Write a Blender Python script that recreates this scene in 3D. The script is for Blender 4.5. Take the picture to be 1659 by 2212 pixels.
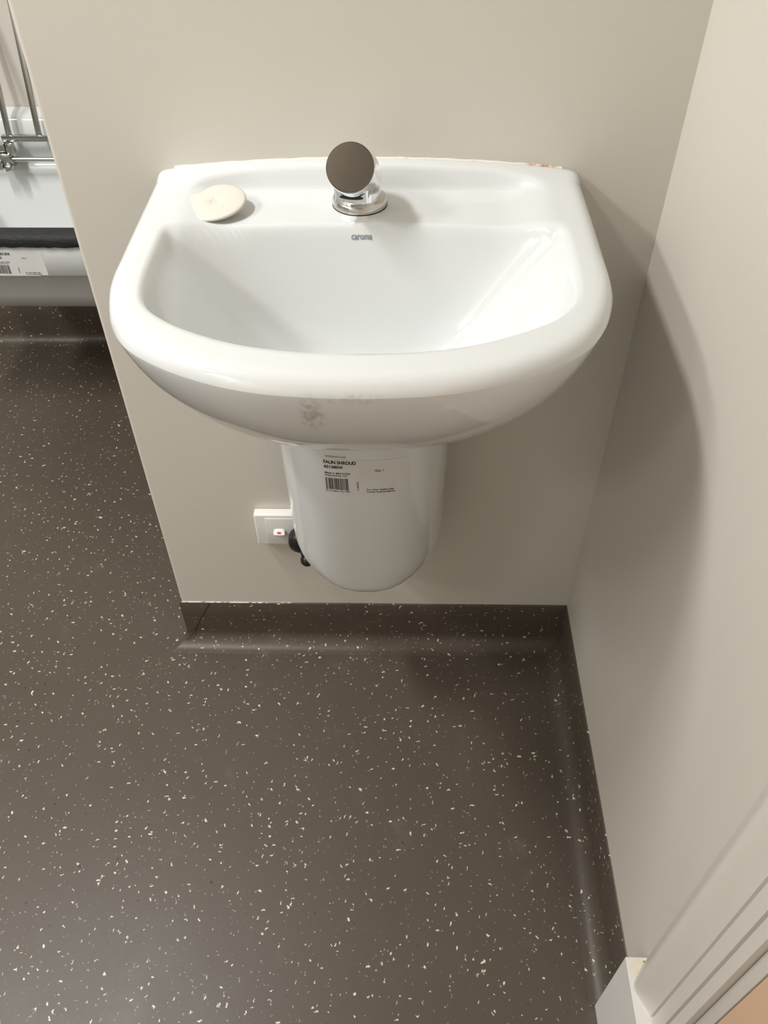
import bpy, bmesh, math, random
import numpy as np
from mathutils import Vector, Matrix

random.seed(7)
for o in list(bpy.data.objects):
    bpy.data.objects.remove(o, do_unlink=True)
S = bpy.context.scene
COL = S.collection

# ---------------------------------------------------------------- camera
F_PX = 1785.7
PITCH, YAW, ROLL = 0.793065, 0.024957, -0.009577
CAM = Vector((0.41730, -0.98658, 1.37208))
cd = bpy.data.cameras.new('camera')
cd.sensor_fit = 'AUTO'
cd.sensor_width = 36.0
cd.lens = F_PX * 36.0 / 2212.0
cd.clip_start = 0.02
cam = bpy.data.objects.new('camera', cd)
COL.objects.link(cam)
fw = Vector((-math.sin(YAW) * math.cos(PITCH), math.cos(YAW) * math.cos(PITCH), -math.sin(PITCH)))
rt = Vector((math.cos(YAW), math.sin(YAW), 0))
up = rt.cross(fw)
r2 = rt * math.cos(ROLL) + up * math.sin(ROLL)
u2 = -rt * math.sin(ROLL) + up * math.cos(ROLL)
m = Matrix.Identity(4)
for i in range(3):
    m[i][0], m[i][1], m[i][2], m[i][3] = r2[i], u2[i], -fw[i], CAM[i]
cam.matrix_world = m
S.camera = cam

# ---------------------------------------------------------------- world, lights, exposure
w = bpy.data.worlds.new('world')
S.world = w
w.use_nodes = True
w.node_tree.nodes['Background'].inputs[0].default_value = (0.9, 0.92, 1.0, 1)
w.node_tree.nodes['Background'].inputs[1].default_value = 0.05


def area(name, loc, target, sx, sy, power, col):
    l = bpy.data.lights.new(name, 'AREA')
    l.shape = 'RECTANGLE'
    l.size, l.size_y = sx, sy
    l.energy = power
    l.color = col
    o = bpy.data.objects.new(name, l)
    COL.objects.link(o)
    o.location = loc
    o.rotation_euler = (Vector(target) - Vector(loc)).to_track_quat('-Z', 'Y').to_euler()
    return o


CEIL = 2.55
area('ceiling_lamp', (-0.68, -0.27, CEIL - 0.05), (-0.68, -0.27, 0), 0.18, 0.50, 22.0, (1.0, 0.985, 0.955))
area('fill_light_left', (-1.48, -0.80, CEIL - 0.05), (-1.48, -0.80, 0), 0.25, 0.8, 25.0, (1.0, 0.985, 0.955))  # added fill light, no known fixture on this side
area('fill_light_rear', (-1.55, -1.95, CEIL - 0.05), (-1.55, -1.95, 0), 0.2, 0.4, 10.0, (1.0, 0.985, 0.955))  # added fill from behind the camera, washes the front wall

S.view_settings.view_transform = 'Standard'
S.view_settings.look = 'None'
S.view_settings.gamma = 1.0
S.view_settings.use_curve_mapping = False
S.view_settings.exposure = 0.50


# ---------------------------------------------------------------- materials
def srgb(r, g, b):
    f = lambda c: (c / 12.92 if c <= 0.04045 else ((c + 0.055) / 1.055) ** 2.4)
    return (f(r / 255), f(g / 255), f(b / 255), 1)


def mat(name, col, rough=0.5, metal=0.0, coat=0.0, spec=0.5):
    M = bpy.data.materials.new(name)
    M.use_nodes = True
    b = M.node_tree.nodes['Principled BSDF']
    b.inputs['Base Color'].default_value = col
    b.inputs['Roughness'].default_value = rough
    b.inputs['Metallic'].default_value = metal
    b.inputs['Coat Weight'].default_value = coat
    b.inputs['Specular IOR Level'].default_value = spec
    return M


def N(M, kind, **kw):
    n = M.node_tree.nodes.new(kind)
    for k, v in kw.items():
        setattr(n, k, v)
    return n


def L(M, a, b):
    M.node_tree.links.new(a, b)


def coords(M):
    return N(M, 'ShaderNodeTexCoord').outputs['Object']


def bsdf(M):
    return M.node_tree.nodes['Principled BSDF']


def mixcol(M, fac, a, b):
    n = N(M, 'ShaderNodeMix', data_type='RGBA')
    if hasattr(fac, 'is_linked'):
        L(M, fac, n.inputs[0])
    else:
        n.inputs[0].default_value = fac
    for s, v in ((n.inputs[6], a), (n.inputs[7], b)):
        if hasattr(v, 'is_linked'):
            L(M, v, s)
        else:
            s.default_value = v
    return n.outputs[2]


def math_n(M, op, a, b=None, clamp=False):
    n = N(M, 'ShaderNodeMath', operation=op, use_clamp=clamp)
    for i, v in enumerate((a, b)):
        if v is None:
            continue
        if hasattr(v, 'is_linked'):
            L(M, v, n.inputs[i])
        else:
            n.inputs[i].default_value = v
    return n.outputs[0]


def noise(M, vec, scale, detail=4, rough=0.55):
    n = N(M, 'ShaderNodeTexNoise')
    n.inputs['Scale'].default_value = scale
    n.inputs['Detail'].default_value = detail
    n.inputs['Roughness'].default_value = rough
    L(M, vec, n.inputs['Vector'])
    return n


def ramp(M, fac, a, b):
    n = N(M, 'ShaderNodeMapRange', clamp=True)
    n.inputs['From Min'].default_value = a
    n.inputs['From Max'].default_value = b
    L(M, fac, n.inputs['Value'])
    return n.outputs[0]


def bump(M, h, strength, dist=0.001):
    n = N(M, 'ShaderNodeBump')
    n.inputs['Strength'].default_value = strength
    n.inputs['Distance'].default_value = dist
    L(M, h, n.inputs['Height'])
    L(M, n.outputs[0], bsdf(M).inputs['Normal'])


def spot_mask(M, c, pos, rad):
    """1 inside a blob of the given centre and radii, soft to 0"""
    mp = N(M, 'ShaderNodeMapping', vector_type='POINT')
    mp.inputs['Location'].default_value = (-pos[0] / rad[0], -pos[1] / rad[1], -pos[2] / rad[2])
    mp.inputs['Scale'].default_value = (1 / rad[0], 1 / rad[1], 1 / rad[2])
    L(M, c, mp.inputs['Vector'])
    ln = N(M, 'ShaderNodeVectorMath', operation='LENGTH')
    L(M, mp.outputs[0], ln.inputs[0])
    return ramp(M, ln.outputs['Value'], 1.0, 0.4)


def wall_paint(name, col):
    M = mat(name, col, 0.42, spec=0.4)
    c = coords(M)
    n1 = noise(M, c, 1.7, 3)
    L(M, mixcol(M, ramp(M, n1.outputs[0], 0.3, 0.7), col, (col[0] * 0.97, col[1] * 0.965, col[2] * 0.95, 1)),
      bsdf(M).inputs['Base Color'])
    n2 = noise(M, c, 160, 3)
    bump(M, n2.outputs[0], 0.06, 0.0006)
    return M


M_WALL = wall_paint('cream_wall_paint', (0.655, 0.625, 0.565, 1))
M_WALL3 = wall_paint('bounce_fill_wall_paint', (0.82, 0.80, 0.76, 1))  # unseen front wall, whitened to bounce fill light forward
M_WALL2 = wall_paint('low_bounce_wall_paint', (0.24, 0.225, 0.20, 1))  # unseen left wall, darkened to cut bounce light
M_CEIL = mat('ceiling_low_bounce', (0.50, 0.49, 0.47, 1), 0.8)  # unseen ceiling, darkened to weaken the ambient bounce
M_TRIM = mat('gloss_trim_paint', (0.69, 0.655, 0.60, 1), 0.32)
M_DOOR = mat('tan_door_leaf', srgb(226, 190, 158), 0.5)


def vinyl():
    M = mat('speckled_vinyl', (0.07, 0.06, 0.047, 1), 0.42, spec=0.45)
    c = coords(M)
    big = noise(M, c, 2.3, 4)
    base = mixcol(M, ramp(M, big.outputs[0], 0.3, 0.7), (0.088, 0.070, 0.053, 1), (0.101, 0.079, 0.060, 1))
    fine = noise(M, c, 900, 2)
    base = mixcol(M, ramp(M, fine.outputs[0], 0.35, 0.75), base, (0.070, 0.057, 0.043, 1))
    scuff = noise(M, c, 9, 6, 0.7)
    base = mixcol(M, math_n(M, 'MULTIPLY', ramp(M, scuff.outputs[0], 0.60, 0.78), 0.16), base, (0.30, 0.28, 0.25, 1))
    # flakes: anisotropic voronoi layers turned different ways
    wob = noise(M, c, 260, 2)
    off = N(M, 'ShaderNodeVectorMath', operation='SUBTRACT')
    L(M, wob.outputs['Color'], off.inputs[0])
    off.inputs[1].default_value = (0.5, 0.5, 0.5)
    sc = N(M, 'ShaderNodeVectorMath', operation='SCALE')
    L(M, off.outputs[0], sc.inputs[0])
    sc.inputs['Scale'].default_value = 0.0065
    add = N(M, 'ShaderNodeVectorMath', operation='ADD')
    L(M, c, add.inputs[0])
    L(M, sc.outputs[0], add.inputs[1])
    layers = [  # rotation, stretch, scale, radius, colours
        ((0.3, 0.2, 0.25), (1, 2.9, 1.5), 36, 0.115, (0.72, 0.69, 0.58, 1), (0.62, 0.60, 0.50, 1)),
        ((0.1, 0.5, 1.35), (1, 3.2, 1.4), 36, 0.112, (0.74, 0.72, 0.64, 1), (0.60, 0.54, 0.40, 1)),
        ((0.6, 0.1, 2.30), (1, 2.5, 1.3), 39, 0.112, (0.72, 0.69, 0.56, 1), (0.55, 0.54, 0.47, 1)),
        ((0.2, 0.3, 0.90), (1, 1.3, 1.0), 62, 0.105, (0.26, 0.24, 0.20, 1), (0.19, 0.17, 0.14, 1)),
        ((0.9, 0.4, 1.90), (1, 2.2, 1.2), 66, 0.11, (0.22, 0.20, 0.17, 1), (0.34, 0.31, 0.26, 1)),
        ((0.5, 0.9, 2.80), (1, 1.4, 1.0), 30, 0.062, (0.024, 0.021, 0.019, 1), (0.03, 0.026, 0.022, 1)),
    ]
    for rot, st, s, rad, ca, cb in layers[::-1]:
        mp = N(M, 'ShaderNodeMapping', vector_type='TEXTURE')
        mp.inputs['Rotation'].default_value = rot
        mp.inputs['Scale'].default_value = tuple(1 / q for q in st)
        mp.inputs['Location'].default_value = (rot[2] * 3, rot[0] * 5, rot[1] * 7)
        L(M, add.outputs[0], mp.inputs['Vector'])
        v = N(M, 'ShaderNodeTexVoronoi', feature='F1')
        v.inputs['Scale'].default_value = s
        L(M, mp.outputs[0], v.inputs['Vector'])
        sep = N(M, 'ShaderNodeSeparateColor')
        L(M, v.outputs['Color'], sep.inputs[0])
        r = math_n(M, 'MULTIPLY', math_n(M, 'ADD', sep.outputs[0], 0.25), rad)
        mask = math_n(M, 'LESS_THAN', v.outputs['Distance'], r)
        base = mixcol(M, mask, base, mixcol(M, sep.outputs[1], ca, cb))
    L(M, base, bsdf(M).inputs['Base Color'])
    rr = N(M, 'ShaderNodeMapRange')
    rr.inputs['To Min'].default_value = 0.34
    rr.inputs['To Max'].default_value = 0.50
    L(M, scuff.outputs[0], rr.inputs['Value'])
    L(M, rr.outputs[0], bsdf(M).inputs['Roughness'])
    bump(M, noise(M, c, 350, 2).outputs[0], 0.10, 0.0006)
    return M


M_VINYL = vinyl()
M_WELD = mat('dark_weld', (0.012, 0.011, 0.010, 1), 0.7)


def ceramic(name, stain=None):
    M = mat(name, (0.70, 0.722, 0.722, 1), 0.10, coat=0.3)
    bsdf(M).inputs['Coat Roughness'].default_value = 0.03
    if stain:
        c = coords(M)
        out = None
        n = noise(M, c, 170, 5, 0.65)
        f = None
        for pos, rad, amt in stain:
            k = math_n(M, 'MULTIPLY', spot_mask(M, c, pos, rad), ramp(M, n.outputs[0], 0.42, 0.64))
            k = math_n(M, 'MULTIPLY', k, amt)
            f = k if f is None else math_n(M, 'MAXIMUM', f, k)
        L(M, mixcol(M, f, (0.70, 0.722, 0.722, 1), (0.25, 0.24, 0.21, 1)), bsdf(M).inputs['Base Color'])
    return M


M_CHROME = mat('chrome', (0.83, 0.84, 0.85, 1), 0.07, 1.0)
M_GRATE = mat('dull_chrome', (0.46, 0.455, 0.43, 1), 0.24, 1.0)
M_FLANGE = mat('reflection_grey_chrome', (0.58, 0.56, 0.53, 1), 0.22, 1.0)  # satin chrome, base colour greyed to stand in for darker reflections
M_SATIN = mat('push_button_dark_reflection', (0.15, 0.127, 0.10, 1), 0.36, 1.0)  # chrome disc's dark brown reflection put into the base colour
M_BLACKHOLE = mat('dark_opening', (0.012, 0.012, 0.014, 1), 0.6)
M_PLASTIC = mat('white_plastic', (0.80, 0.79, 0.76, 1), 0.25)
M_PLASTIC_G = mat('white_plastic_insert', (0.74, 0.73, 0.70, 1), 0.3)
M_COVER = mat('ivory_plastic', (0.665, 0.64, 0.575, 1), 0.5)
M_RED = mat('red_mark', (0.62, 0.02, 0.06, 1), 0.4)
M_BLACK = mat('black_plastic', (0.012, 0.012, 0.013, 1), 0.38)
M_PAPER = mat('sticker_paper', (0.68, 0.68, 0.67, 1), 0.45)
M_PAPER2 = mat('clear_sticker_film', (0.70, 0.705, 0.70, 1), 0.3)
M_INK = mat('black_ink', (0.015, 0.015, 0.016, 1), 0.6)
M_GREYINK = mat('grey_logo_ink', (0.20, 0.23, 0.27, 1), 0.5)
M_FAINTINK = mat('faint_grey_ink', (0.38, 0.36, 0.33, 1), 0.6)


# ---------------------------------------------------------------- mesh helpers
def smooth(me, ang=40):
    for p in me.polygons:
        p.use_smooth = True
    try:
        me.set_sharp_from_angle(angle=math.radians(ang))
    except Exception:
        pass


def obj(name, bm, material, parent=None, sm=True, ang=40, recalc=True):
    if recalc:
        bmesh.ops.recalc_face_normals(bm, faces=bm.faces[:])
    me = bpy.data.meshes.new(name)
    bm.to_mesh(me)
    bm.free()
    o = bpy.data.objects.new(name, me)
    COL.objects.link(o)
    for mm in (material if isinstance(material, (list, tuple)) else [material]):
        me.materials.append(mm)
    if sm:
        smooth(me, ang)
    if parent:
        o.parent = parent
        o.matrix_parent_inverse = Matrix.Translation(parent.location).inverted()
    return o


def thing(name, label, cat, loc, group=None):
    o = bpy.data.objects.new(name, None)
    o.empty_display_size = 0.02
    COL.objects.link(o)
    o.location = loc
    o['label'] = label
    o['category'] = cat
    if group:
        o['group'] = group
    return o


def struct(o, label=None):
    o['kind'] = 'structure'
    if label:
        o['label'] = label
    return o


def add_box(bm, lo, hi, bev=0.0, seg=2):
    b = bmesh.new()
    bmesh.ops.create_cube(b, size=1.0)
    for v in b.verts:
        for i in range(3):
            v.co[i] = (lo[i] + hi[i]) / 2 + v.co[i] * (hi[i] - lo[i])
    if bev:
        bmesh.ops.bevel(b, geom=b.edges[:], offset=bev, segments=seg, profile=0.5, affect='EDGES')
    merge(bm, b)


def merge(bm, b):
    me = bpy.data.meshes.new('tmp')
    b.to_mesh(me)
    b.free()
    bm.from_mesh(me)
    bpy.data.meshes.remove(me)


def add_loft(bm, loops, cap0=False, cap1=False, closed=True):
    rows = [[bm.verts.new(p) for p in lp] for lp in loops]
    n = len(rows[0])
    for a, b in zip(rows, rows[1:]):
        for i in range(n if closed else n - 1):
            j = (i + 1) % n
            bm.faces.new((a[i], a[j], b[j], b[i]))
    if cap0:
        bm.faces.new(rows[0][::-1])
    if cap1:
        bm.faces.new(rows[-1])
    return rows


def frame_of(ax):
    ax = Vector(ax).normalized()
    t = Vector((0, 0, 1)) if abs(ax.z) < 0.9 else Vector((0, 1, 0))
    x = t.cross(ax).normalized()
    return x, ax.cross(x), ax


def add_lathe(bm, origin, ax, prof, n=40, cap0=True, cap1=True):
    """prof: (radius, distance along axis)"""
    x, y, z = frame_of(ax)
    o = Vector(origin)
    loops = [[o + z * h + x * (r * math.cos(2 * math.pi * i / n)) + y * (r * math.sin(2 * math.pi * i / n))
              for i in range(n)] for r, h in prof]
    add_loft(bm, loops, cap0, cap1)


def add_tube(bm, pts, r, n=10):
    pts = [Vector(p) for p in pts]
    loops = []
    px = None
    for i, p in enumerate(pts):
        d = (pts[min(i + 1, len(pts) - 1)] - pts[max(i - 1, 0)]).normalized()
        x = frame_of(d)[0] if px is None else (px - d * px.dot(d)).normalized()
        px = x
        y = d.cross(x)
        loops.append([p + x * (r * math.cos(2 * math.pi * k / n)) + y * (r * math.sin(2 * math.pi * k / n)) for k in range(n)])
    add_loft(bm, loops, True, True)


def box_obj(name, lo, hi, material, parent=None, bev=0.0, seg=2):
    bm = bmesh.new()
    add_box(bm, lo, hi, bev, seg)
    return obj(name, bm, material, parent)


def text_bm(txt, bold=0.0):
    """a flat text mesh, x from 0 to its width, baseline 0"""
    cu = bpy.data.curves.new('tmp_text', 'FONT')
    cu.body = txt
    cu.size = 1.0
    cu.offset = bold
    cu.resolution_u = 3
    o = bpy.data.objects.new('tmp_text', cu)
    COL.objects.link(o)
    dg = bpy.context.evaluated_depsgraph_get()
    dg.update()
    me = bpy.data.meshes.new_from_object(o.evaluated_get(dg))
    bpy.data.objects.remove(o)
    bpy.data.curves.remove(cu)
    bm = bmesh.new()
    bm.from_mesh(me)
    bpy.data.meshes.remove(me)
    return bm


def add_text(bm, txt, u0, u1, v0, v1, place, bold=0.02, rot=False):
    """fits the text in the box u0..u1, v0..v1 (v up) and maps it with place(u, v)"""
    t = text_bm(txt, bold)
    xs = [v.co.x for v in t.verts]
    ys = [v.co.y for v in t.verts]
    x0, x1, y0, y1 = min(xs), max(xs), min(ys), max(ys)
    for v in t.verts:
        a, b = (v.co.x - x0) / (x1 - x0), (v.co.y - y0) / (y1 - y0)
        if rot:
            a, b = 1 - b, a
        v.co = place(u0 + (u1 - u0) * a, v0 + (v1 - v0) * b)
    merge(bm, t)


def smin(a, b, k):
    h = np.clip(0.5 + 0.5 * (b - a) / k, 0, 1)
    return b * (1 - h) + a * h - k * h * (1 - h)


def smax(a, b, k):
    return -smin(-a, -b, k)


# ---------------------------------------------------------------- the room
W = 0.74            # the right wall's face
YF = 1.06           # the wall behind the cleaner's sink
XL, YR = -1.75, -2.3
DOOR0, DOOR1, DOORH = -0.765, -1.585, 2.06
struct(box_obj('floor', (XL - 0.1, YR - 0.1, -0.08), (W + 0.25, YF + 0.1, 0.0), M_VINYL))
struct(box_obj('ceiling', (XL - 0.1, YR - 0.1, CEIL), (W + 0.12, YF + 0.1, CEIL + 0.06), M_CEIL))
struct(box_obj('wall_left', (XL - 0.1, YR - 0.1, 0.0), (XL, YF + 0.1, CEIL), M_WALL2))
struct(box_obj('wall_front', (XL, YR - 0.1, 0.0), (W + 0.12, YR, CEIL), M_WALL3))
struct(box_obj('wall_far', (XL, YF, 0.0), (W + 0.12, YF + 0.1, CEIL), M_WALL))
bm = bmesh.new()
add_box(bm, (0.0, 0.0, 0.0), (W, 0.10, CEIL))
bmesh.ops.bevel(bm, geom=[e for e in bm.edges if abs((e.verts[0].co - e.verts[1].co).z) > 1 and e.verts[0].co.x < 0.01],
                offset=0.006, segments=4, profile=0.5, affect='EDGES')
struct(obj('wall_back', bm, M_WALL))
bm = bmesh.new()
add_box(bm, (W, DOOR0, 0.0), (W + 0.12, YF, CEIL))
add_box(bm, (W, DOOR1, DOORH), (W + 0.12, DOOR0, CEIL))
add_box(bm, (W, YR, 0.0), (W + 0.12, DOOR1, CEIL))
struct(obj('wall_right', bm, M_WALL))


def cove(path, name, z_top=0.12, r=0.030, d0=0.003):
    """coved vinyl skirting; path points run so that the room is on the right-hand side. Each point: (x, y, mitre direction)"""
    prof = [(0.0, z_top + 0.0005), (d0 * 0.6, z_top), (d0, z_top - 0.002)]
    prof += [(d0, z_top - 0.04), (d0, r + 0.002)]
    for k in range(1, 11):
        a = math.pi / 2 * k / 10
        prof.append((d0 + r - r * math.cos(a), r - r * math.sin(a) + 0.0008))
    prof.append((d0 + r + 0.004, 0.0004))
    bm = bmesh.new()
    loops = []
    for (x, y, mx, my) in path:
        loops.append([Vector((x + mx * d, y + my * d, z)) for d, z in prof])
    add_loft(bm, loops, closed=False)
    return struct(obj(name, bm, M_VINYL, recalc=False, ang=50))


def sub(a, b, n, ma, mb):
    return [(a[0] + (b[0] - a[0]) * t / n, a[1] + (b[1] - a[1]) * t / n,
             *(ma if t == 0 else (mb if t == n else ((ma[0] if abs(ma[0]) < .01 or abs(mb[0]) < .01 else 0), 0)))) for t in range(n + 1)]


base_back = cove([(0.0, 0.0, -1, -1), (W, 0.0, -1, -1)], 'baseboard_back')
cove([(0.0, 0.10, -1, 0), (0.0, 0.0, -1, -1)], 'baseboard_left')
cove([(W, 0.0, -1, -1), (W, -0.646, -1, 0)], 'baseboard_right')
cove([(-1.75, YF, 0, -1), (W, YF, 0, -1)], 'baseboard_far')
# the weld where the vinyl is folded round the free end of the wall
bm = bmesh.new()
add_tube(bm, [(0.0555, -0.0028, 0.1185), (0.041, -0.0030, 0.092), (0.026, -0.0031, 0.062), (0.014, -0.0036, 0.035), (0.004, -0.010, 0.021), (-0.006, -0.014, 0.0135)], 0.0007, 6)
obj('weld_seam', bm, M_WELD, base_back)
# ragged paint line above the vinyl
bm = bmesh.new()
rows = []
for i in range(36):
    x = 0.001 + (W - 0.004) * i / 120
    j = 0.0001 + 0.0009 * abs(math.sin(i * 1.7) * math.sin(i * 0.43)) * (1.0 if i < 26 else 0.3)
    rows.append([Vector((x, 0.0, 0.1195)), Vector((x, -0.0020, 0.1199)), Vector((x, -0.0005, 0.1201 + j)), Vector((x, 0.0, 0.122 + j))])
add_loft(bm, rows, closed=False)
obj('sealant_bead', bm, M_WALL, base_back)

# door surround at the right edge of the frame
PB = 0.2225


def arch_profile():
    pts = [(0.0, -0.6462), (0.0010, -0.6462), (0.0130, -0.6600), (0.0235, -0.6745), (0.0252, -0.6780), (0.0256, -0.6815),
           (0.0250, -0.6850), (0.0232, -0.6890), (0.0205, -0.6945), (0.0170, -0.7005), (0.0135, -0.7070), (0.0113, -0.7125),
           (0.0060, -0.7145), (0.0114, -0.7165), (0.0118, -0.7260), (0.0112, -0.7330), (0.0045, -0.7350), (0.0110, -0.7370),
           (0.0116, -0.7440), (0.0110, -0.7500), (0.0, -0.7500)]
    return pts


bm = bmesh.new()
ap = arch_profile()
add_loft(bm, [[Vector((W - d, y, z)) for d, y in ap] for z in (PB, 1.0, DOORH + 0.05)], True, True)
struct(obj('trim_1', bm, M_TRIM, ang=25), 'moulded painted door architrave standing on a white plinth block')
bm = bmesh.new()
hp = [(d, -y - 0.75 + DOORH + 0.0) for d, y in ap]
add_loft(bm, [[Vector((W - d, y, DOORH - 0.02 + (-0.75 - yy) * -1.0)) for d, yy in ap] for y in (DOOR1 - 0.1, -0.65)], True, True)
struct(obj('trim_3', bm, M_TRIM, ang=25))


def block_mat():
    M = mat('white_plinth_paint', (0.74, 0.725, 0.70, 1), 0.35)
    c = coords(M)
    n = noise(M, c, 65, 4)
    k = math_n(M, 'MULTIPLY', spot_mask(M, c, (0.726, -0.668, PB), (0.017, 0.028, 0.004)), ramp(M, n.outputs[0], 0.38, 0.62))
    k = math_n(M, 'MULTIPLY', k, 0.8)
    col = mixcol(M, k, (0.74, 0.725, 0.70, 1), (0.72, 0.60, 0.33, 1))
    k2 = spot_mask(M, c, (0.7335, -0.6515, PB), (0.0018, 0.0018, 0.003))
    L(M, mixcol(M, k2, col, (0.25, 0.09, 0.05, 1)), bsdf(M).inputs['Base Color'])
    return M


struct(box_obj('trim_2', (0.7106, -0.752, 0.0), (W - 0.0003, -0.6461, PB), block_mat(), bev=0.0008, seg=1),
       'white painted plinth block under the door architrave')
struct(box_obj('trim_4', (W + 0.0002, DOOR0 + 0.0005, 0.0), (W + 0.125, -0.7505, DOORH), M_TRIM))
bm = bmesh.new()
add_box(bm, (W - 0.0025, -0.7650, 0.0), (W + 0.12, -0.7506, DOORH), 0.0015)
struct(obj('door_frame_tmp', bm, M_TRIM))
bpy.data.objects['door_frame_tmp'].name = 'trim_5'
bpy.data.objects.remove(bpy.data.objects['trim_4'])
bpy.data.objects['trim_5'].name = 'trim_4'
door = struct(box_obj('door_1', (W - 0.0020, DOOR1 + 0.004, 0.006), (W + 0.040, -0.7656, DOORH - 0.004), M_DOOR, bev=0.002))
bm = bmesh.new()
add_lathe(bm, (W + 0.012, DOOR1 + 0.07, 1.02), (-1, 0, 0), [(0.024, 0), (0.024, 0.006), (0.011, 0.009), (0.010, 0.03), (0.022, 0.035), (0.025, 0.05), (0.018, 0.058)], 24)
obj('door_knob', bm, M_CHROME, door)

# ---------------------------------------------------------------- wash basin
BX = 0.377
OUT = [(0, 0), (.10, 0), (.20, 0), (.236, 0), (.246, -.0015), (.2515, -.006), (.2535, -.014), (.2540, -.06), (.2535, -.13), (.2525, -.20),
       (.2512, -.247), (.2445, -.283), (.2320, -.3195), (.2125, -.3520), (.1850, -.3760), (.1500, -.3970), (.110, -.4135), (.065, -.4235), (0, -.4275)]
INN = [(0, -.020), (.10, -.020), (.150, -.022), (.184, -.031), (.203, -.050), (.211, -.075), (.2145, -.105), (.216, -.14), (.2165, -.175), (.2165, -.21),
       (.2155, -.245), (.2115, -.280), (.2030, -.303), (.186, -.3230), (.156, -.3450), (.11, -.3665), (.067, -.3770), (.03, -.3810), (0, -.3815)]
NT = 224


def polar(pts, c=(0.0, -0.2)):
    P = np.array(pts + [(-x, y) for x, y in pts[-2:0:-1]], float)
    # smooth by closed Catmull-Rom subdivision
    n = len(P)
    q = []
    for i in range(n):
        p0, p1, p2, p3 = P[i - 1], P[i], P[(i + 1) % n], P[(i + 2) % n]
        for t in np.linspace(0, 1, 6, endpoint=False):
            q.append(0.5 * ((2 * p1) + (-p0 + p2) * t + (2 * p0 - 5 * p1 + 4 * p2 - p3) * t * t + (-p0 + 3 * p1 - 3 * p2 + p3) * t ** 3))
    q = np.array(q)
    a = np.arctan2(q[:, 1] - c[1], q[:, 0] - c[0])
    r = np.hypot(q[:, 0] - c[0], q[:, 1] - c[1])
    o = np.argsort(a)
    return a[o], r[o]


def angles():
    # denser at the two back corners
    base = np.linspace(-math.pi, math.pi, 4000, endpoint=False)
    dens = 1 + 3.5 * (np.exp(-((base - math.atan2(.2, .252)) / .12) ** 2) + np.exp(-((base - (math.pi - math.atan2(.2, .252))) / .12) ** 2))
    cum = np.cumsum(dens)
    return np.interp(np.linspace(0, cum[-1], NT, endpoint=False), np.r_[0, cum], np.r_[base, math.pi])


TH = angles()


def ring(pts):
    a, r = polar(pts)
    R = np.interp(TH, np.r_[a - 2 * math.pi, a, a + 2 * math.pi], np.r_[r, r, r])
    return np.stack([R * np.cos(TH), -0.2 + R * np.sin(TH)], 1)


O_R, I_R = ring(OUT), ring(INN)
O_R[:, 1] = np.minimum(O_R[:, 1], 0.0)


def pdist(P, poly):
    A = poly
    B = np.roll(poly, -1, 0)
    d = np.full(len(P), 9.0)
    for a, b in zip(A, B):
        e = b - a
        t = np.clip(((P - a) @ e) / max(e @ e, 1e-12), 0, 1)
        d = np.minimum(d, np.hypot(*(P - a - t[:, None] * e).T))
    return d


def inside(P, poly):
    a = np.arctan2(P[:, 1] + 0.2, P[:, 0])
    r = np.hypot(P[:, 0], P[:, 1] + 0.2)
    R = np.interp(a, np.r_[TH - 2 * math.pi, TH, TH + 2 * math.pi], np.tile(np.hypot(poly[:, 0], poly[:, 1] + 0.2), 3))
    return r < R


def z_rim(x, y):
    k = np.clip(1 + y / 0.09, 0, 1)
    k = k * k * (3 - 2 * k)
    return 0.955 + 0.0145 * k * np.clip(1 - (x / 0.262) ** 2, 0, 1)


LEDGE = 0.9435


def z_in(x, y):
    """the top surface of the basin as a height over its plan"""
    P = np.stack([x, y], 1)
    di = pdist(P, I_R) * np.where(inside(P, I_R), 1, -1)
    zr = z_rim(x, y)
    wall = zr + 0.004 - 2.6 * di                                   # fall from the rim to whatever lies below
    yl = -0.1195 - 0.02 * np.clip(np.abs(x) / 0.2, 0, 1) ** 3
    back = smin(np.full_like(x, LEDGE), LEDGE - 3.2 * (yl - y), 0.012)
    side = 0.949 - 1.16 * (0.2165 - np.abs(x)) - 0.9 * (0.2165 - np.abs(x)) ** 2
    front = 0.955 - 2.6 * (y + 0.3815)
    front2 = 0.955 - 1.5 * (0.405 - np.hypot(x * 0.98, y + 0.02)) 
    z = smax(back, side, 0.080)
    z = smax(z, front, 0.05)
    z = smax(z, np.full_like(x, 0.806), 0.055)
    z = smax(z, wall, 0.010)
    z = smin(z, zr, 0.008)
    do = pdist(P, O_R)
    kk = np.clip(-y / 0.03, 0, 1)
    r = 0.004 + 0.014 * kk
    q = np.clip(r - do, 0, r)
    return z - (r - np.sqrt(np.maximum(r * r - q * q, 0)))


bm = bmesh.new()
loops = []
# outer body: from the underside up to the rim
ZB, ZT = 0.7323, 0.940
nb = 30
for k in range(nb + 1):
    t = k / nb
    t = t * t * (3 - 2 * t) * 0.5 + t * 0.5
    z = ZB + (ZT - ZB) * t
    d = 1 - t
    gx = 0.509 + 0.491 * max(0.0, 1 - d ** 1.06) ** (1 / 1.55)
    gy = 0.532 + 0.468 * max(0.0, 1 - d ** 1.727) ** (1 / 1.119)
    loops.append([(BX + x * gx, y * gy, z) for (x, y) in O_R])
# bring the outer wall up to the rim edge
for s in np.linspace(0, 1, 9)[:]:
    P = O_R * (1 - s) + I_R * s
    # keep the first ring exactly at the outline
    z = z_in(P[:, 0], P[:, 1])
    if s == 0:
        z = np.maximum(z, ZT + 0.0005)
    loops.append([(BX + a, b, c) for (a, b), c in zip(P, z)])
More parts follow.
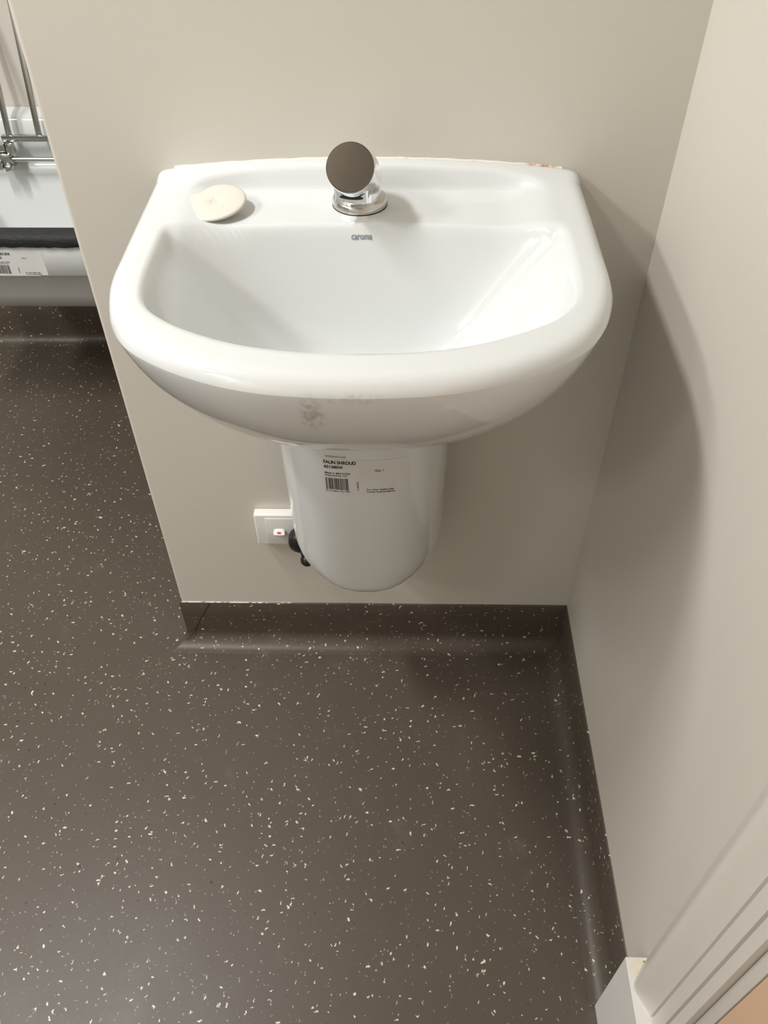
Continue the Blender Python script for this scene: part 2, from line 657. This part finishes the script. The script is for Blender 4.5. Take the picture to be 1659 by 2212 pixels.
# extra rings inside the rounded outer edge
C0 = np.array((0.0, -0.2))
for s in np.linspace(1, 0.02, 64)[1:]:
    P = C0 + (I_R - C0) * s
    z = z_in(P[:, 0], P[:, 1])
    loops.append([(BX + a, b, c) for (a, b), c in zip(P, z)])
add_loft(bm, loops, True, True)
basin = thing('wash_basin', 'white glazed ceramic wall basin with a deep bowl, hung on the cream wall', 'basin', (BX, 0, 0.70))
M_BASIN = ceramic('basin_ceramic', [((0.3415, -0.420, 0.918), (0.015, 0.05, 0.030), 0.55), ((0.377, -0.427, 0.939), (0.034, 0.04, 0.007), 0.28)])
obj('bowl', bm, M_BASIN, basin, ang=60)


def basin_pt(x, y, off=0.0004):
    z = z_in(np.array([x - BX]), np.array([y]))[0]
    e = 0.001
    zx = z_in(np.array([x - BX + e]), np.array([y]))[0]
    zy = z_in(np.array([x - BX]), np.array([y + e]))[0]
    n = Vector((-(zx - z) / e, -(zy - z) / e, 1)).normalized()
    return Vector((x, y, z)) + n * off


bm = bmesh.new()
add_text(bm, 'caroma', 0.3625, 0.3855, -0.1242, -0.1226, lambda u, v: basin_pt(u, v, 0.0005), 0.012)
obj('logo', bm, M_GREYINK, basin, sm=False, recalc=False)


def sealant_mat():
    M = mat('grimy_sealant', (0.74, 0.70, 0.62, 1), 0.6)
    c = coords(M)
    n = noise(M, c, 120, 5, 0.7)
    k = ramp(M, n.outputs[0], 0.60, 0.74)
    k2 = math_n(M, 'MULTIPLY', spot_mask(M, c, (0.585, 0.0, 0.963), (0.028, 0.02, 0.02)), ramp(M, n.outputs[0], 0.36, 0.56))
    L(M, mixcol(M, k2, mixcol(M, k, (0.78, 0.75, 0.69, 1), (0.34, 0.21, 0.11, 1)), (0.48, 0.22, 0.05, 1)), bsdf(M).inputs['Base Color'])
    return M


bm = bmesh.new()
rows = []
for i in range(61):
    x = -0.232 + 0.464 * i / 60
    z = float(z_rim(np.array([x]), np.array([0.0]))[0]) - 0.0045
    h = 0.0048 + 0.0005 * math.sin(i * 1.3) * math.sin(i * 0.37 + 1)
    rows.append([Vector((BX + x, 0.0, z)), Vector((BX + x, -0.0030, z + 0.001)), Vector((BX + x, -0.0014, z + h * 0.75)), Vector((BX + x, 0.0, z + h))])
add_loft(bm, rows, closed=False)
obj('sealant_bead', bm, sealant_mat(), basin)
bm = bmesh.new()
add_lathe(bm, (BX, -0.245, 0.8068), (0, 0, 1), [(0.030, 0), (0.030, 0.0025), (0.027, 0.004), (0.018, 0.003), (0.016, 0.0005)], 32)
obj('drain_waste', bm, M_CHROME, basin)

# ---------------------------------------------------------------- shroud under the basin
SX = 0.3675
S_TOP, S_BOT = 0.7318, 0.340


def sh_w(z):
    w0 = 0.1240 - 0.004 * (0.70 - z) / 0.4
    r = 0.088
    h = z - S_BOT
    if h < r:
        q = (r - h) / r
        return w0 * (1 - q ** 2.3) ** (1 / 2.3)
    return w0


def sh_d(z):
    d0 = 0.218 - 0.155 * (0.70 - z)
    h = z - S_BOT
    if h < 0.03:
        q = (0.03 - h) / 0.03
        d0 -= 0.022 * (1 - math.sqrt(max(0, 1 - q * q)))
    return d0


def shroud_y(x, z):
    q = min(abs(x - SX) / max(sh_w(z), 1e-5), 1.0)
    return -sh_d(z) * (1 - q ** 3.0) ** (1 / 3.0)


shroud = thing('basin_shroud', 'white ceramic shroud with rounded bottom and paper sticker, under the basin', 'shroud', (SX, 0, S_BOT))
bm = bmesh.new()
hs = sorted(set([0.00002, 0.0006, 0.0025, 0.006, 0.011, 0.018, 0.026, 0.036, 0.048, 0.062, 0.078, 0.094, 0.11] + [0.11 + (S_TOP - S_BOT - 0.11) * k / 14 for k in range(1, 15)]))
loops = []
for h in hs:
    z = S_BOT + h
    lp = []
    for k in range(73):
        a0 = math.asin((0.048 / sh_d(z)) ** (3.0 / 2.0))
        a = a0 + (math.pi - 2 * a0) * k / 72
        ca, sa = math.cos(a), math.sin(a)
        ex = 2 / 3.0
        lp.append(Vector((SX + sh_w(z) * math.copysign(abs(ca) ** ex, ca), -sh_d(z) * abs(sa) ** ex, z)))
    loops.append(lp)
inner = []
for lp, h in zip(loops, hs):
    inner.append([Vector((SX + (p.x - SX) * 0.93, p.y * 0.955, p.z + 0.004)) for p in lp])
rows = [[bm.verts.new(p) for p in lp] for lp in loops]
rin = [[bm.verts.new(p) for p in lp] for lp in inner]
for R, flip in ((rows, False), (rin, True)):
    for a, b in zip(R, R[1:]):
        for i in range(72):
            f = (a[i], b[i], b[i + 1], a[i + 1])
            bm.faces.new(f[::-1] if flip else f)
for i in range(72):
    bm.faces.new((rows[0][i], rin[0][i], rin[0][i + 1], rows[0][i + 1]))
    bm.faces.new((rows[-1][i], rows[-1][i + 1], rin[-1][i + 1], rin[-1][i]))
for a, b, c, d in zip(rows, rows[1:], rin, rin[1:]):
    bm.faces.new((a[0], c[0], d[0], b[0]))
    bm.faces.new((a[-1], b[-1], d[-1], c[-1]))
M_SHROUD = ceramic('shroud_ceramic')
obj('shroud_body', bm, M_SHROUD, shroud, ang=50)


def sticker(parent, place, texts, right_film=True):
    """a product sticker; place(u, v, lift) with u, v in 0..1"""
    def sheet(u0, u1, v0, v1, lift, name, mm, par):
        b = bmesh.new()
        rr = [[place(u0 + (u1 - u0) * i / 16, v0 + (v1 - v0) * j / 6, lift) for i in range(17)] for j in range(7)]
        add_loft(b, rr, closed=False)
        return obj(name, b, mm, par, recalc=False)
    st = sheet(0.0, 0.84, 0.0, 1.0, 0.00035, 'sticker', M_PAPER, parent)
    if right_film:
        sheet(0.84, 1.0, 0.03, 1.0, 0.0003, 'sticker_film', M_PAPER2, parent)
    for txt, u0, u1, v0, v1, bold, rot in texts:
        b = bmesh.new()
        add_text(b, txt, u0, u1, v0, v1, lambda u, v: place(u, v, 0.0006), bold, rot)
        obj('printed_text', b, M_INK, st, sm=False, recalc=False)
    b = bmesh.new()
    rnd = random.Random(3)
    u = 0.035
    while u < 0.295:
        ww = rnd.choice([0.004, 0.004, 0.007, 0.011])
        drop = 0.0 if rnd.random() < 0.8 else 0.02
        vs = [b.verts.new(place(a, c, 0.0006)) for a, c in ((u, 0.10 - drop), (u + ww, 0.10 - drop), (u + ww, 0.45), (u, 0.45))]
        b.faces.new(vs)
        u += ww + rnd.choice([0.004, 0.004, 0.005, 0.009])
    obj('barcode', b, M_INK, st, sm=False, recalc=False)
    return st


def shroud_place(u, v, lift):
    x = 0.3185 + 0.1120 * u
    z = 0.6125 + 0.0680 * v
    y = shroud_y(x, z)
    e = 0.002
    nx = -(shroud_y(x + e, z) - shroud_y(x - e, z)) / (2 * e)
    n = Vector((nx * -1, -1, 0)).normalized()
    n = Vector((-(-(shroud_y(x + e, z) - shroud_y(x - e, z)) / (2 * e)), -1, 0)).normalized()
    return Vector((x, y, z)) + n * lift


TX = [('FAUN SHROUD', 0.032, 0.400, 0.865, 0.965, 0.03, False),
      ('651380W', 0.032, 0.250, 0.735, 0.825, 0.03, False),
      ('Qty: 1', 0.610, 0.712, 0.655, 0.735, 0.005, False),
      ('Made in MALAYSIA', 0.036, 0.330, 0.570, 0.625, 0.015, False),
      ('Inspected by: CK', 0.036, 0.292, 0.485, 0.555, 0.012, False),
      ('For other details refer', 0.508, 0.830, 0.100, 0.150, 0.015, False),
      ('Current Technical Manual', 0.508, 0.832, 0.028, 0.078, 0.015, False),
      ('9 311890 151189', 0.026, 0.312, 0.030, 0.070, 0.01, False),
      ('01082009', 0.398, 0.416, 0.100, 0.360, 0.01, True)]
sticker(shroud, shroud_place, TX)
# blurred grey print just above the sticker
bm = bmesh.new()
rnd = random.Random(5)
for i in range(9):
    u0 = 0.055 + 0.235 * i / 9
    for v in (1.055,):
        hgt = rnd.uniform(0.025, 0.05)
        vs = [bm.verts.new(shroud_place(a, c, 0.0004)) for a, c in ((u0, v), (u0 + 0.022, v), (u0 + 0.022, v + hgt), (u0, v + hgt))]
        bm.faces.new(vs)
obj('faded_print', bm, M_FAINTINK, shroud, sm=False, recalc=False)

# ---------------------------------------------------------------- tap
TB = Vector((0.3700, -0.0670, LEDGE + 0.0005))
tap = thing('push_tap', 'chrome push-button pillar tap with a round end disc tinted with a dark reflection, on the basin ledge', 'tap', TB)
bm = bmesh.new()
add_lathe(bm, TB - Vector((0, 0, 0.0015)), (0, 0, 1), [(0.0318, 0), (0.0318, 0.002)], 48)
obj('gasket', bm, M_WELD, tap)
bm = bmesh.new()
add_lathe(bm, TB + Vector((0, 0, 0.0005)), (0, 0, 1), [(0.0315, 0), (0.0315, 0.006), (0.0300, 0.008), (0.0245, 0.0088), (0.0235, 0.0105)], 48)
obj('flange', bm, M_FLANGE, tap)
AX = Vector((-0.13, -0.79, 0.60)).normalized()
DC = Vector((0.3632, -0.1230, 1.0092))          # centre of the end disc
bm = bmesh.new()
# body: a pillar that bends over into the head
hb = DC - AX * 0.004
path = []
p0, p1, p2 = TB + Vector((0, 0, 0.009)), TB + Vector((0.002, 0.012, 0.036)), hb - AX * 0.026
for k in range(15):
    t = k / 14
    path.append((1 - t) ** 2 * p0 + 2 * t * (1 - t) * p1 + t * t * p2)
loops = []
px = Vector((1, 0, 0))
n = 44
for i, p in enumerate(path):
    d = (path[min(i + 1, 14)] - path[max(i - 1, 0)]).normalized()
    if i == 0:
        d = Vector((0, 0, 1))
    if i == 14:
        d = AX
    px = (px - d * px.dot(d)).normalized()
    py = d.cross(px)
    r = 0.0243 + (0.0262 - 0.0243) * (i / 14)
    loops.append([p + px * (r * math.cos(2 * math.pi * k / n)) + py * (r * math.sin(2 * math.pi * k / n)) for k in range(n)])
for q, r in ((0.008, 0.0262), (0.0245, 0.0262), (0.026, 0.0257)):
    p = p2 + AX * q
    loops.append([p + px * (r * math.cos(2 * math.pi * k / n)) + py * (r * math.sin(2 * math.pi * k / n)) for k in range(n)])
add_loft(bm, loops, True, True)
obj('tap_body', bm, M_CHROME, tap, ang=50)
bm = bmesh.new()
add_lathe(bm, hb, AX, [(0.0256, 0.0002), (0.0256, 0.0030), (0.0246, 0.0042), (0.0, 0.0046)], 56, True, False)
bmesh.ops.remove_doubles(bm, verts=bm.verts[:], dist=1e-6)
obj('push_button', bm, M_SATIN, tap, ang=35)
# outlet under the head
sx_ = AX.cross(Vector((0, 0, 1))).normalized()
fx_ = Vector((AX.x, AX.y, 0)).normalized()
oc = DC - AX * 0.010 + Vector((0, 0, -0.0225))
bm = bmesh.new()
b = bmesh.new()
bmesh.ops.create_cube(b, size=1.0)
for v in b.verts:
    a, c, d = v.co
    v.co = oc + sx_ * (a * 0.0330) + fx_ * (c * 0.034 - 0.012) + Vector((0, 0, d * 0.0165))
bmesh.ops.bevel(b, geom=b.edges[:], offset=0.0022, segments=3, profile=0.5, affect='EDGES')
merge(bm, b)
spout = obj('spout', bm, M_CHROME, tap)
bm = bmesh.new()
b = bmesh.new()
bmesh.ops.create_cube(b, size=1.0)
for v in b.verts:
    a, c, d = v.co
    v.co = oc + sx_ * (a * 0.006) + fx_ * (c * 0.001 + 0.0053) + Vector((0, 0, d * 0.0070 - 0.0002))
bmesh.ops.bevel(b, geom=b.edges[:], offset=0.0004, segments=1, affect='EDGES')
merge(bm, b)
obj('grub_screw', bm, M_BLACKHOLE, spout)
bm = bmesh.new()
add_loft(bm, [[oc + fx_ * yy + sx_ * (0.0132 * q * math.cos(2 * math.pi * k / 28)) + Vector((0, 0, -0.0058 + 0.0024 * q * math.sin(2 * math.pi * k / 28))) for k in range(28)]
              for q, yy in ((1.0, 0.003), (1.0, 0.0054), (0.9, 0.0056))], True, True)
obj('cutout_shade', bm, M_BLACKHOLE, spout)  # flat dark ellipse painted in for the shaded cutout below the spout

# ---------------------------------------------------------------- loose cover on the ledge
cover = thing('tap_hole_cover', 'off-white round plastic tap-hole cover lying tilted on the left of the basin ledge', 'cover', (0.2080, -0.088, LEDGE))
bm = bmesh.new()
tilt = Matrix.Rotation(math.radians(7), 3, 'X') @ Matrix.Rotation(math.radians(-5), 3, 'Y')
cc = Vector((0.2075, -0.0865, LEDGE + 0.0105))
nn = 72
R0 = 0.0355


def cov_r(a):
    # a shallow scallop at the back left
    d = math.atan2(math.sin(a - math.radians(128)), math.cos(a - math.radians(128)))
    return R0 * (1 - 0.16 * math.exp(-(d / 0.34) ** 2))


prof = [(0.90, -0.0026), (0.985, -0.0018), (1.0, -0.0006), (0.985, 0.0006), (0.93, 0.0013), (0.7, 0.0019), (0.4, 0.0021), (0.16, 0.0021), (0.115, 0.0012), (0.06, 0.0006), (0.03, 0.0014), (0.004, 0.0016)]
loops = []
for s, h in prof:
    loops.append([cc + tilt @ Vector((s * cov_r(2 * math.pi * k / nn) * math.cos(2 * math.pi * k / nn), s * cov_r(2 * math.pi * k / nn) * math.sin(2 * math.pi * k / nn), h)) for k in range(nn)])
add_loft(bm, loops, True, True)
obj('cover_disc', bm, M_COVER, cover, ang=50)
bm = bmesh.new()
add_lathe(bm, cc + tilt @ Vector((0, 0, -0.0022)), tilt @ Vector((0, 0, -1)), [(0.010, 0), (0.010, 0.005), (0.012, 0.0068), (0.011, 0.0074)], 24)
obj('stem', bm, M_COVER, cover)

# ---------------------------------------------------------------- power outlet and plug
GX0, GZ0, GZ1 = 0.1722, 0.3040, 0.3780
gpo = thing('power_outlet', 'white single power outlet with a switch on the wall beside the shroud', 'outlet', (0.229, 0, 0.341))
bm = bmesh.new()
add_box(bm, (GX0, -0.0180, GZ0), (GX0 + 0.115, -0.0003, GZ1), 0.0035, 4)
obj('face_plate', bm, M_PLASTIC, gpo)
bm = bmesh.new()
add_box(bm, (GX0 + 0.019, -0.0192, GZ0 + 0.0045), (GX0 + 0.100, -0.0176, GZ1 - 0.0070), 0.0007, 2)
obj('insert_panel', bm, M_PLASTIC_G, gpo)
SWX, SWZ = 0.2138, 0.3395


def sw_y(dz):
    t = (0.0066 - dz)
    return -(0.0206 + 0.0072 * min(t / 0.0070, 1.0) - 0.0034 * max(0.0, (t - 0.0070) / 0.0062))


def stadium(s_, yf):
    pts = []
    for k in range(36):
        a = 2 * math.pi * k / 36
        ca, sa = math.cos(a), math.sin(a)
        x = s_ * 0.0100 * math.copysign(abs(ca) ** 0.62, ca)
        z = s_ * 0.0066 * math.copysign(abs(sa) ** 0.8, sa)
        pts.append(Vector((SWX + x, yf(z), SWZ + z)))
    return pts


bm = bmesh.new()
add_loft(bm, [stadium(1.0, lambda z: -0.0188), stadium(1.0, lambda z: sw_y(z) + 0.0012), stadium(0.96, lambda z: sw_y(z) + 0.0004)]
         + [stadium(q, sw_y) for q in (0.9, 0.72, 0.5, 0.3, 0.1, 0.01)], True, True)
sw = obj('switch', bm, mat('switch_plastic', (0.86, 0.85, 0.83, 1), 0.2), gpo, ang=50)
bm = bmesh.new()
bm.faces.new([bm.verts.new((SWX + a, sw_y(c) - 0.00015, SWZ + c)) for a, c in ((-0.0032, 0.0012), (0.0032, 0.0012), (0.0032, 0.0036), (-0.0032, 0.0036))])
obj('on_mark', bm, M_RED, sw, recalc=False)
plug = thing('power_plug', 'black round power plug partly hidden behind the shroud, below the basin', 'plug', (0.252, -0.019, 0.327))
bm = bmesh.new()
add_lathe(bm, (0.2515, -0.0193, 0.3300), (0, -1, 0), [(0.0215, 0), (0.0222, 0.003), (0.0222, 0.016), (0.0205, 0.022), (0.015, 0.026), (0.006, 0.027)], 36)
obj('plug_body', bm, M_BLACK, plug)
bm = bmesh.new()
pts = [(0.2535, -0.034, 0.312), (0.2550, -0.036, 0.300), (0.2575, -0.038, 0.290)]
add_tube(bm, pts, 0.0062, 14)
bmesh.ops.create_uvsphere(bm, u_segments=20, v_segments=12, radius=0.0118, matrix=Matrix.Translation((0.2590, -0.0385, 0.2885)))
obj('cord_grip', bm, M_BLACK, plug)
bm = bmesh.new()
pts = []
for k in range(20):
    t = k / 19
    pts.append((0.262 + 0.085 * t, -0.040 - 0.02 * math.sin(math.pi * t), 0.287 + 0.09 * t * t + 0.14 * t ** 3 + 0.030 * math.sin(math.pi * t)))
add_tube(bm, pts, 0.0036, 10)
obj('power_cord', bm, M_BLACK, plug)

# ---------------------------------------------------------------- cleaner's sink beyond the free end of the wall
KF = 0.62
KX0, KX1 = -0.68, -0.150
RIMZ, LIPZ = 0.543, 0.459
sink = thing('cleaners_sink', 'white ceramic cleaner\'s sink with chrome grate and black front pad, left behind the wall end', 'sink', (-0.38, YF, 0.36))


def rrect(x0, x1, y0, y1, r, z, n=6):
    pts = []
    for cx, cy, a0 in ((x1 - r, y1 - r, 0), (x0 + r, y1 - r, 90), (x0 + r, y0 + r, 180), (x1 - r, y0 + r, 270)):
        for k in range(n + 1):
            a = math.radians(a0 + 90 * k / n)
            pts.append(Vector((cx + r * math.cos(a), cy + r * math.sin(a), z)))
    return pts


bm = bmesh.new()
YB = YF - 0.001
loops = [rrect(KX0 + 0.10, KX1 - 0.10, KF + 0.170, YB, 0.03, 0.306), rrect(KX0 + 0.06, KX1 - 0.06, KF + 0.122, YB, 0.035, 0.3105),
         rrect(KX0 + 0.035, KX1 - 0.035, KF + 0.078, YB, 0.035, 0.338), rrect(KX0 + 0.022, KX1 - 0.022, KF + 0.045, YB, 0.03, 0.385),
         rrect(KX0 + 0.018, KX1 - 0.018, KF + 0.026, YB, 0.025, 0.445), rrect(KX0 + 0.014, KX1 - 0.014, KF + 0.018, YB, 0.025, LIPZ - 0.0045),
         rrect(KX0 + 0.004, KX1 - 0.004, KF + 0.004, YB, 0.022, LIPZ - 0.002), rrect(KX0, KX1, KF, YB, 0.02, LIPZ + 0.002),
         rrect(KX0, KX1, KF, YB, 0.02, RIMZ - 0.008), rrect(KX0 + 0.003, KX1 - 0.003, KF + 0.003, YB, 0.02, RIMZ - 0.002), rrect(KX0 + 0.008, KX1 - 0.008, KF + 0.008, YB, 0.02, RIMZ),
         rrect(KX0 + 0.026, KX1 - 0.026, KF + 0.024, YB - 0.045, 0.03, RIMZ), rrect(KX0 + 0.032, KX1 - 0.032, KF + 0.030, YB - 0.050, 0.03, RIMZ - 0.004),
         rrect(KX0 + 0.040, KX1 - 0.040, KF + 0.040, YB - 0.056, 0.03, RIMZ - 0.03), rrect(KX0 + 0.050, KX1 - 0.050, KF + 0.060, YB - 0.066, 0.04, 0.40),
         rrect(KX0 + 0.075, KX1 - 0.075, KF + 0.09, YB - 0.09, 0.04, 0.345), rrect(KX0 + 0.12, KX1 - 0.12, KF + 0.14, YB - 0.14, 0.03, 0.336)]
add_loft(bm, loops, True, True)
M_SINK = ceramic('sink_ceramic')
obj('sink_bowl', bm, M_SINK, sink, ang=50)
bm = bmesh.new()
sec = [(YB, RIMZ - 0.004), (YB - 0.046, RIMZ - 0.004), (YB - 0.043, 0.610), (YB - 0.038, 0.636), (YB - 0.033, 0.643), (YB - 0.026, 0.6465), (YB, 0.655)]
add_loft(bm, [[Vector((x, y, z)) for y, z in sec] for x in (KX0, KX0 + 0.002, KX1 - 0.002, KX1)], True, True)
obj('splashback', bm, M_SINK, sink, ang=30)


def pad_mat():
    M = mat('scuffed_black_rubber', (0.012, 0.012, 0.014, 1), 0.5)
    c = coords(M)
    mp = N(M, 'ShaderNodeMapping')
    mp.inputs['Scale'].default_value = (1, 3, 3)
    L(M, c, mp.inputs['Vector'])
    n = noise(M, mp.outputs[0], 60, 6, 0.75)
    k = ramp(M, n.outputs[0], 0.56, 0.80)
    L(M, mixcol(M, k, (0.010, 0.010, 0.012, 1), (0.10, 0.10, 0.11, 1)), bsdf(M).inputs['Base Color'])
    bump(M, n.outputs[0], 0.6, 0.003)
    return M


bm = bmesh.new()
nx = 40
for seg in (0,):
    sec = [(KF + 0.032, RIMZ + 0.0005), (KF + 0.031, RIMZ + 0.011), (KF + 0.026, RIMZ + 0.0150), (KF + 0.004, RIMZ + 0.0125), (KF - 0.003, RIMZ + 0.009), (KF - 0.006, RIMZ + 0.003), (KF - 0.0065, RIMZ - 0.006), (KF - 0.0055, RIMZ - 0.014), (KF - 0.0005, RIMZ - 0.015), (KF - 0.0002, RIMZ - 0.006), (KF + 0.006, RIMZ + 0.0006)]
    rr = []
    rnd = random.Random(9)
    for i in range(nx + 1):
        x = KX0 + 0.03 + (KX1 - KX0 - 0.06) * i / nx
        rr.append([Vector((x, y + (rnd.uniform(-0.0006, 0.0006) if 3 <= q <= 7 else 0), z + (rnd.uniform(-0.0012, 0.0012) if q in (6, 7) else 0))) for q, (y, z) in enumerate(sec)])
    add_loft(bm, rr, True, True)
obj('edge_pad', bm, pad_mat(), sink, ang=60)


def sink_place(u, v, lift):
    return Vector((-0.4565 + 0.1130 * u, KF - lift, 0.4605 + 0.0560 * v))


KT = [('CLEANERS SINK', 0.03, 0.40, 0.86, 0.97, 0.03, False),
      ('2CR', 0.145, 0.215, 0.71, 0.81, 0.03, False),
      ('Qty: 1', 0.595, 0.690, 0.70, 0.78, 0.0, False),
      ('Made in MALAYSIA', 0.04, 0.34, 0.545, 0.60, 0.012, False),
      ('Inspected by: CK', 0.04, 0.30, 0.47, 0.53, 0.01, False),
      ('For other details refer', 0.575, 0.865, 0.12, 0.17, 0.012, False),
      ('Current Technical Manual', 0.58, 0.875, 0.05, 0.10, 0.012, False),
      ('01082009', 0.455, 0.475, 0.12, 0.36, 0.01, True)]
sticker(sink, sink_place, KT)

# chrome bucket grate, folded up against the wall
GY, GZ = 0.982, 0.6130
gr = obj('bucket_grate', bmesh.new(), M_GRATE, sink)
bm = bmesh.new()
add_box(bm, (-0.5190, GY - 0.0065, GZ - 0.0075), (-0.165, GY + 0.0065, GZ + 0.0060), 0.0015)
bm.to_mesh(gr.data)
bm.free()
smooth(gr.data)
lean = Vector((0.0, 0.0680, 0.315))
for i in range(5):
    x = -0.5010 + 0.0705 * i
    b = bmesh.new()
    add_box(b, (-0.0066, -0.0030, 0.0), (0.0066, 0.0030, lean.length), 0.0012)
    rot = lean.to_track_quat('Z', 'Y').to_matrix()
    rot = Matrix.Rotation(-math.atan2(lean.y, lean.z), 3, 'X')
    for v in b.verts:
        v.co = rot @ v.co + Vector((x, GY, GZ + 0.0025))
    obj('bar', b, M_GRATE, gr)
b = bmesh.new()
e = Vector((0, GY, GZ)) + lean
add_box(b, (-0.5076, e.y - 0.004, e.z - 0.002), (-0.165, e.y + 0.004, e.z + 0.010), 0.0015)
obj('top_rail', b, M_GRATE, gr)
b = bmesh.new()
add_tube(b, [(-0.62, GY - 0.012, 0.5680), (-0.17, GY - 0.012, 0.5680)], 0.0056, 12)
obj('pivot_rod', b, M_GRATE, sink)
for x in (-0.515, -0.25):
    b = bmesh.new()
    add_box(b, (x - 0.020, GY - 0.016, 0.585), (x + 0.0015, GY + 0.004, GZ - 0.0077), 0.003)
    add_box(b, (x + 0.003, GY - 0.018, 0.579), (x + 0.020, GY + 0.003, GZ - 0.0077), 0.004)
    add_box(b, (x - 0.030, GY - 0.024, 0.5570), (x + 0.010, GY + 0.004, 0.5835), 0.005)
    add_box(b, (x - 0.034, GY - 0.034, 0.5480), (x - 0.010, GY - 0.014, 0.5700), 0.006, 3)
    add_box(b, (x - 0.008, GY - 0.034, 0.5440), (x + 0.012, GY - 0.012, 0.5620), 0.006, 3)
    add_box(b, (x - 0.020, GY - 0.004, RIMZ + 0.0003), (x + 0.004, GY + 0.018, 0.5620), 0.002)
    obj('hinge', b, M_GRATE, sink)
